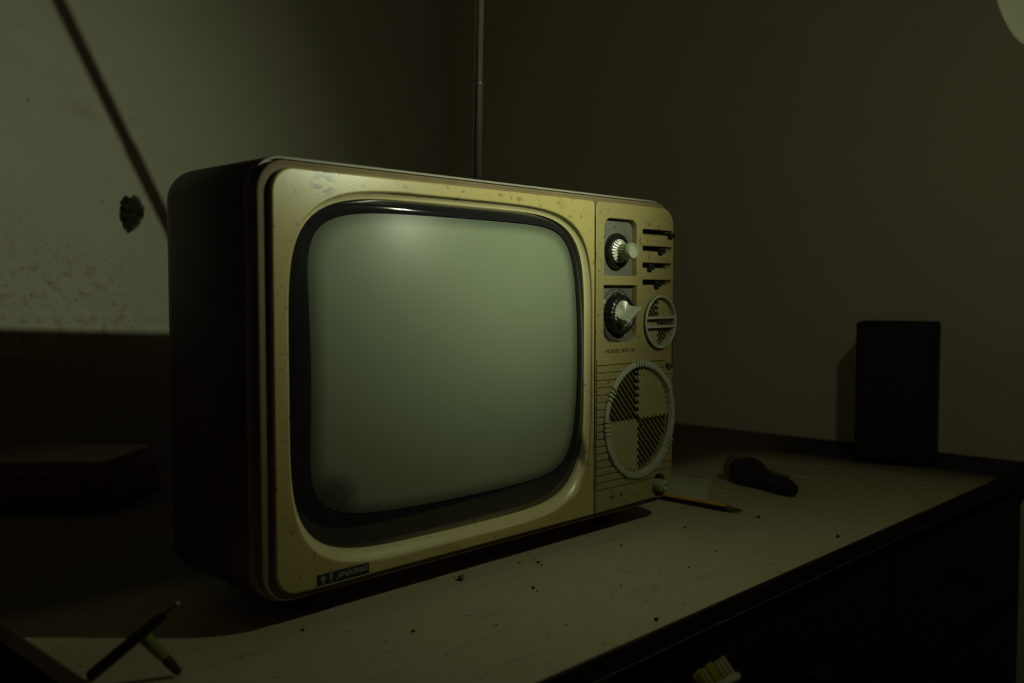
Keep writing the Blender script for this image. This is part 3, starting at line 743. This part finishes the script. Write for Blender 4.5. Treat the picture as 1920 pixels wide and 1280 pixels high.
tb = thing('toothbrush', tail, 'toothbrush with white and yellow bristles reaching up at the bottom edge below the desk', 'toothbrush')
def fr(d, w, h): return [head0+ax*d+side*(sx*w)+tipd*(sz*h-h) for sx, sz in ((-1, -1), (1, -1), (1, 1), (-1, 1))]
bm = NB(); Lh = (head1-head0).length
loft(bm, [fr(-.14, .0045, .0025), fr(-.06, .0055, .0028), fr(-.015, .0028, .0020), fr(.0, .0050, .0022), fr(Lh-.003, .0052, .0022), fr(Lh, .0038, .0016)], True, True)
bmesh.ops.bevel(bm, geom=list(bm.edges), offset=.0006, segments=2, affect='EDGES')
link('handle', bm, M['brushbody'], tb, True)
nrow = 7
for i in range(nrow):
    for j in range(3):
        bm = NB(); c0 = head0+ax*(.0025+(Lh-.0055)*i/(nrow-1))+side*((j-1)*.0025); h = .0120+.0012*R.random()
        d = (tipd+ax*.06*R.uniform(-1, 1)+side*.08*(j-1)).normalized()
        lathe(bm, c0-tipd*.001, d, [(0, .0011), (h*.6, .00125), (h, .0013)], 9)
        link('bristle_tuft', bm, M['bristle_y'] if i in (0, 2, 3) and j != 1 or i == 3 else M['bristle_w'], tb)

# ------------------------------------------------------------------ lamp at the upper right
LP = Vector((.336, -.356, .430))
LD = Vector((-.33, .90, -.20)).normalized()
lamp = thing('pendant_lamp', LP, 'small lit lamp with a milky green shade hanging at the top right corner', 'lamp')
SD = Vector((.153, .985, -.080)).normalized()
bm = NB()
back = -SD
lathe(bm, LP-SD*.002, back, [(0, .0438), (.012, .0428), (.028, .0350), (.040, .0195), (.044, .0080)], 56, False, False)
sh = link('lamp_shade', bm, M['shade'], lamp, True)
bm = NB(); lathe(bm, LP-SD*.043, back, [(0, .0085), (.020, .0085), (.024, .004)], 24); link('socket', bm, M['cord'], lamp, True)
bm = NB(); lathe(bm, LP-SD*.040, SD, [(0, .006), (.010, .0075), (.018, .0070), (.022, .0050), (.024, .002)], 24); link('bulb', bm, M['lens'], lamp, True)
bm = NB(); p = LP-SD*.066; prev = p
tgt = Vector((.62, -.62, 1.95)); d0 = -SD
for i in range(1, 25):
    t = i/24
    q = (1-t)**3*p+3*(1-t)**2*t*(p+d0*.10)+3*(1-t)*t*t*(tgt-Vector((0, 0, .9)))+t**3*tgt
    tube(bm, prev, q, .0022, n=8); prev = q
link('cord', bm, M['cord'], lamp, True)
HD = Vector((-.23, .93, -.17)).normalized()
for nm, kind, en, sz, dr in (('lamp_hotspot', 'SPOT', 4.4, 78, HD), ('lamp_beam', 'SPOT', .6, 130, LD), ('lamp_glow', 'POINT', .50, 0, LD)):
    ld = bpy.data.lights.new(nm, kind); ld.shadow_soft_size = .004; ld.energy = en; ld.color = (.92, 1., .68)
    if kind == 'SPOT': ld.spot_size = math.radians(sz); ld.spot_blend = 1.
    lo = bpy.data.objects.new(nm, ld); COL.objects.link(lo); lo.parent = lamp
    lo.location = (0, 0, 0); lo.rotation_euler = dr.to_track_quat('-Z', 'Y').to_euler()

# ------------------------------------------------------------------ world, camera
w = bpy.data.worlds.new('dim_room'); S.world = w; w.use_nodes = True
w.node_tree.nodes['Background'].inputs[0].default_value = (1., .55, .38, 1); w.node_tree.nodes['Background'].inputs[1].default_value = .009
cd = bpy.data.cameras.new('camera'); co = bpy.data.objects.new('camera', cd); COL.objects.link(co)
cd.sensor_width = 36; cd.lens = 36*1780/1920; cd.clip_start = .02
fw = Vector((.72316, .68869, -.05112)); rt = Vector((.68962, -.72417, 0)).normalized(); up = rt.cross(fw).normalized()
co.matrix_world = Matrix(((rt.x, up.x, -fw.x, -.33226), (rt.y, up.y, -fw.y, -.54553), (rt.z, up.z, -fw.z, .23073), (0, 0, 0, 1)))
cd.dof.use_dof = True; cd.dof.focus_distance = .82; cd.dof.aperture_fstop = 6.
S.camera = co
S.view_settings.view_transform = 'Standard'; S.view_settings.look = 'None'; S.view_settings.gamma = 1; S.view_settings.exposure = 0
S.view_settings.use_curve_mapping = False
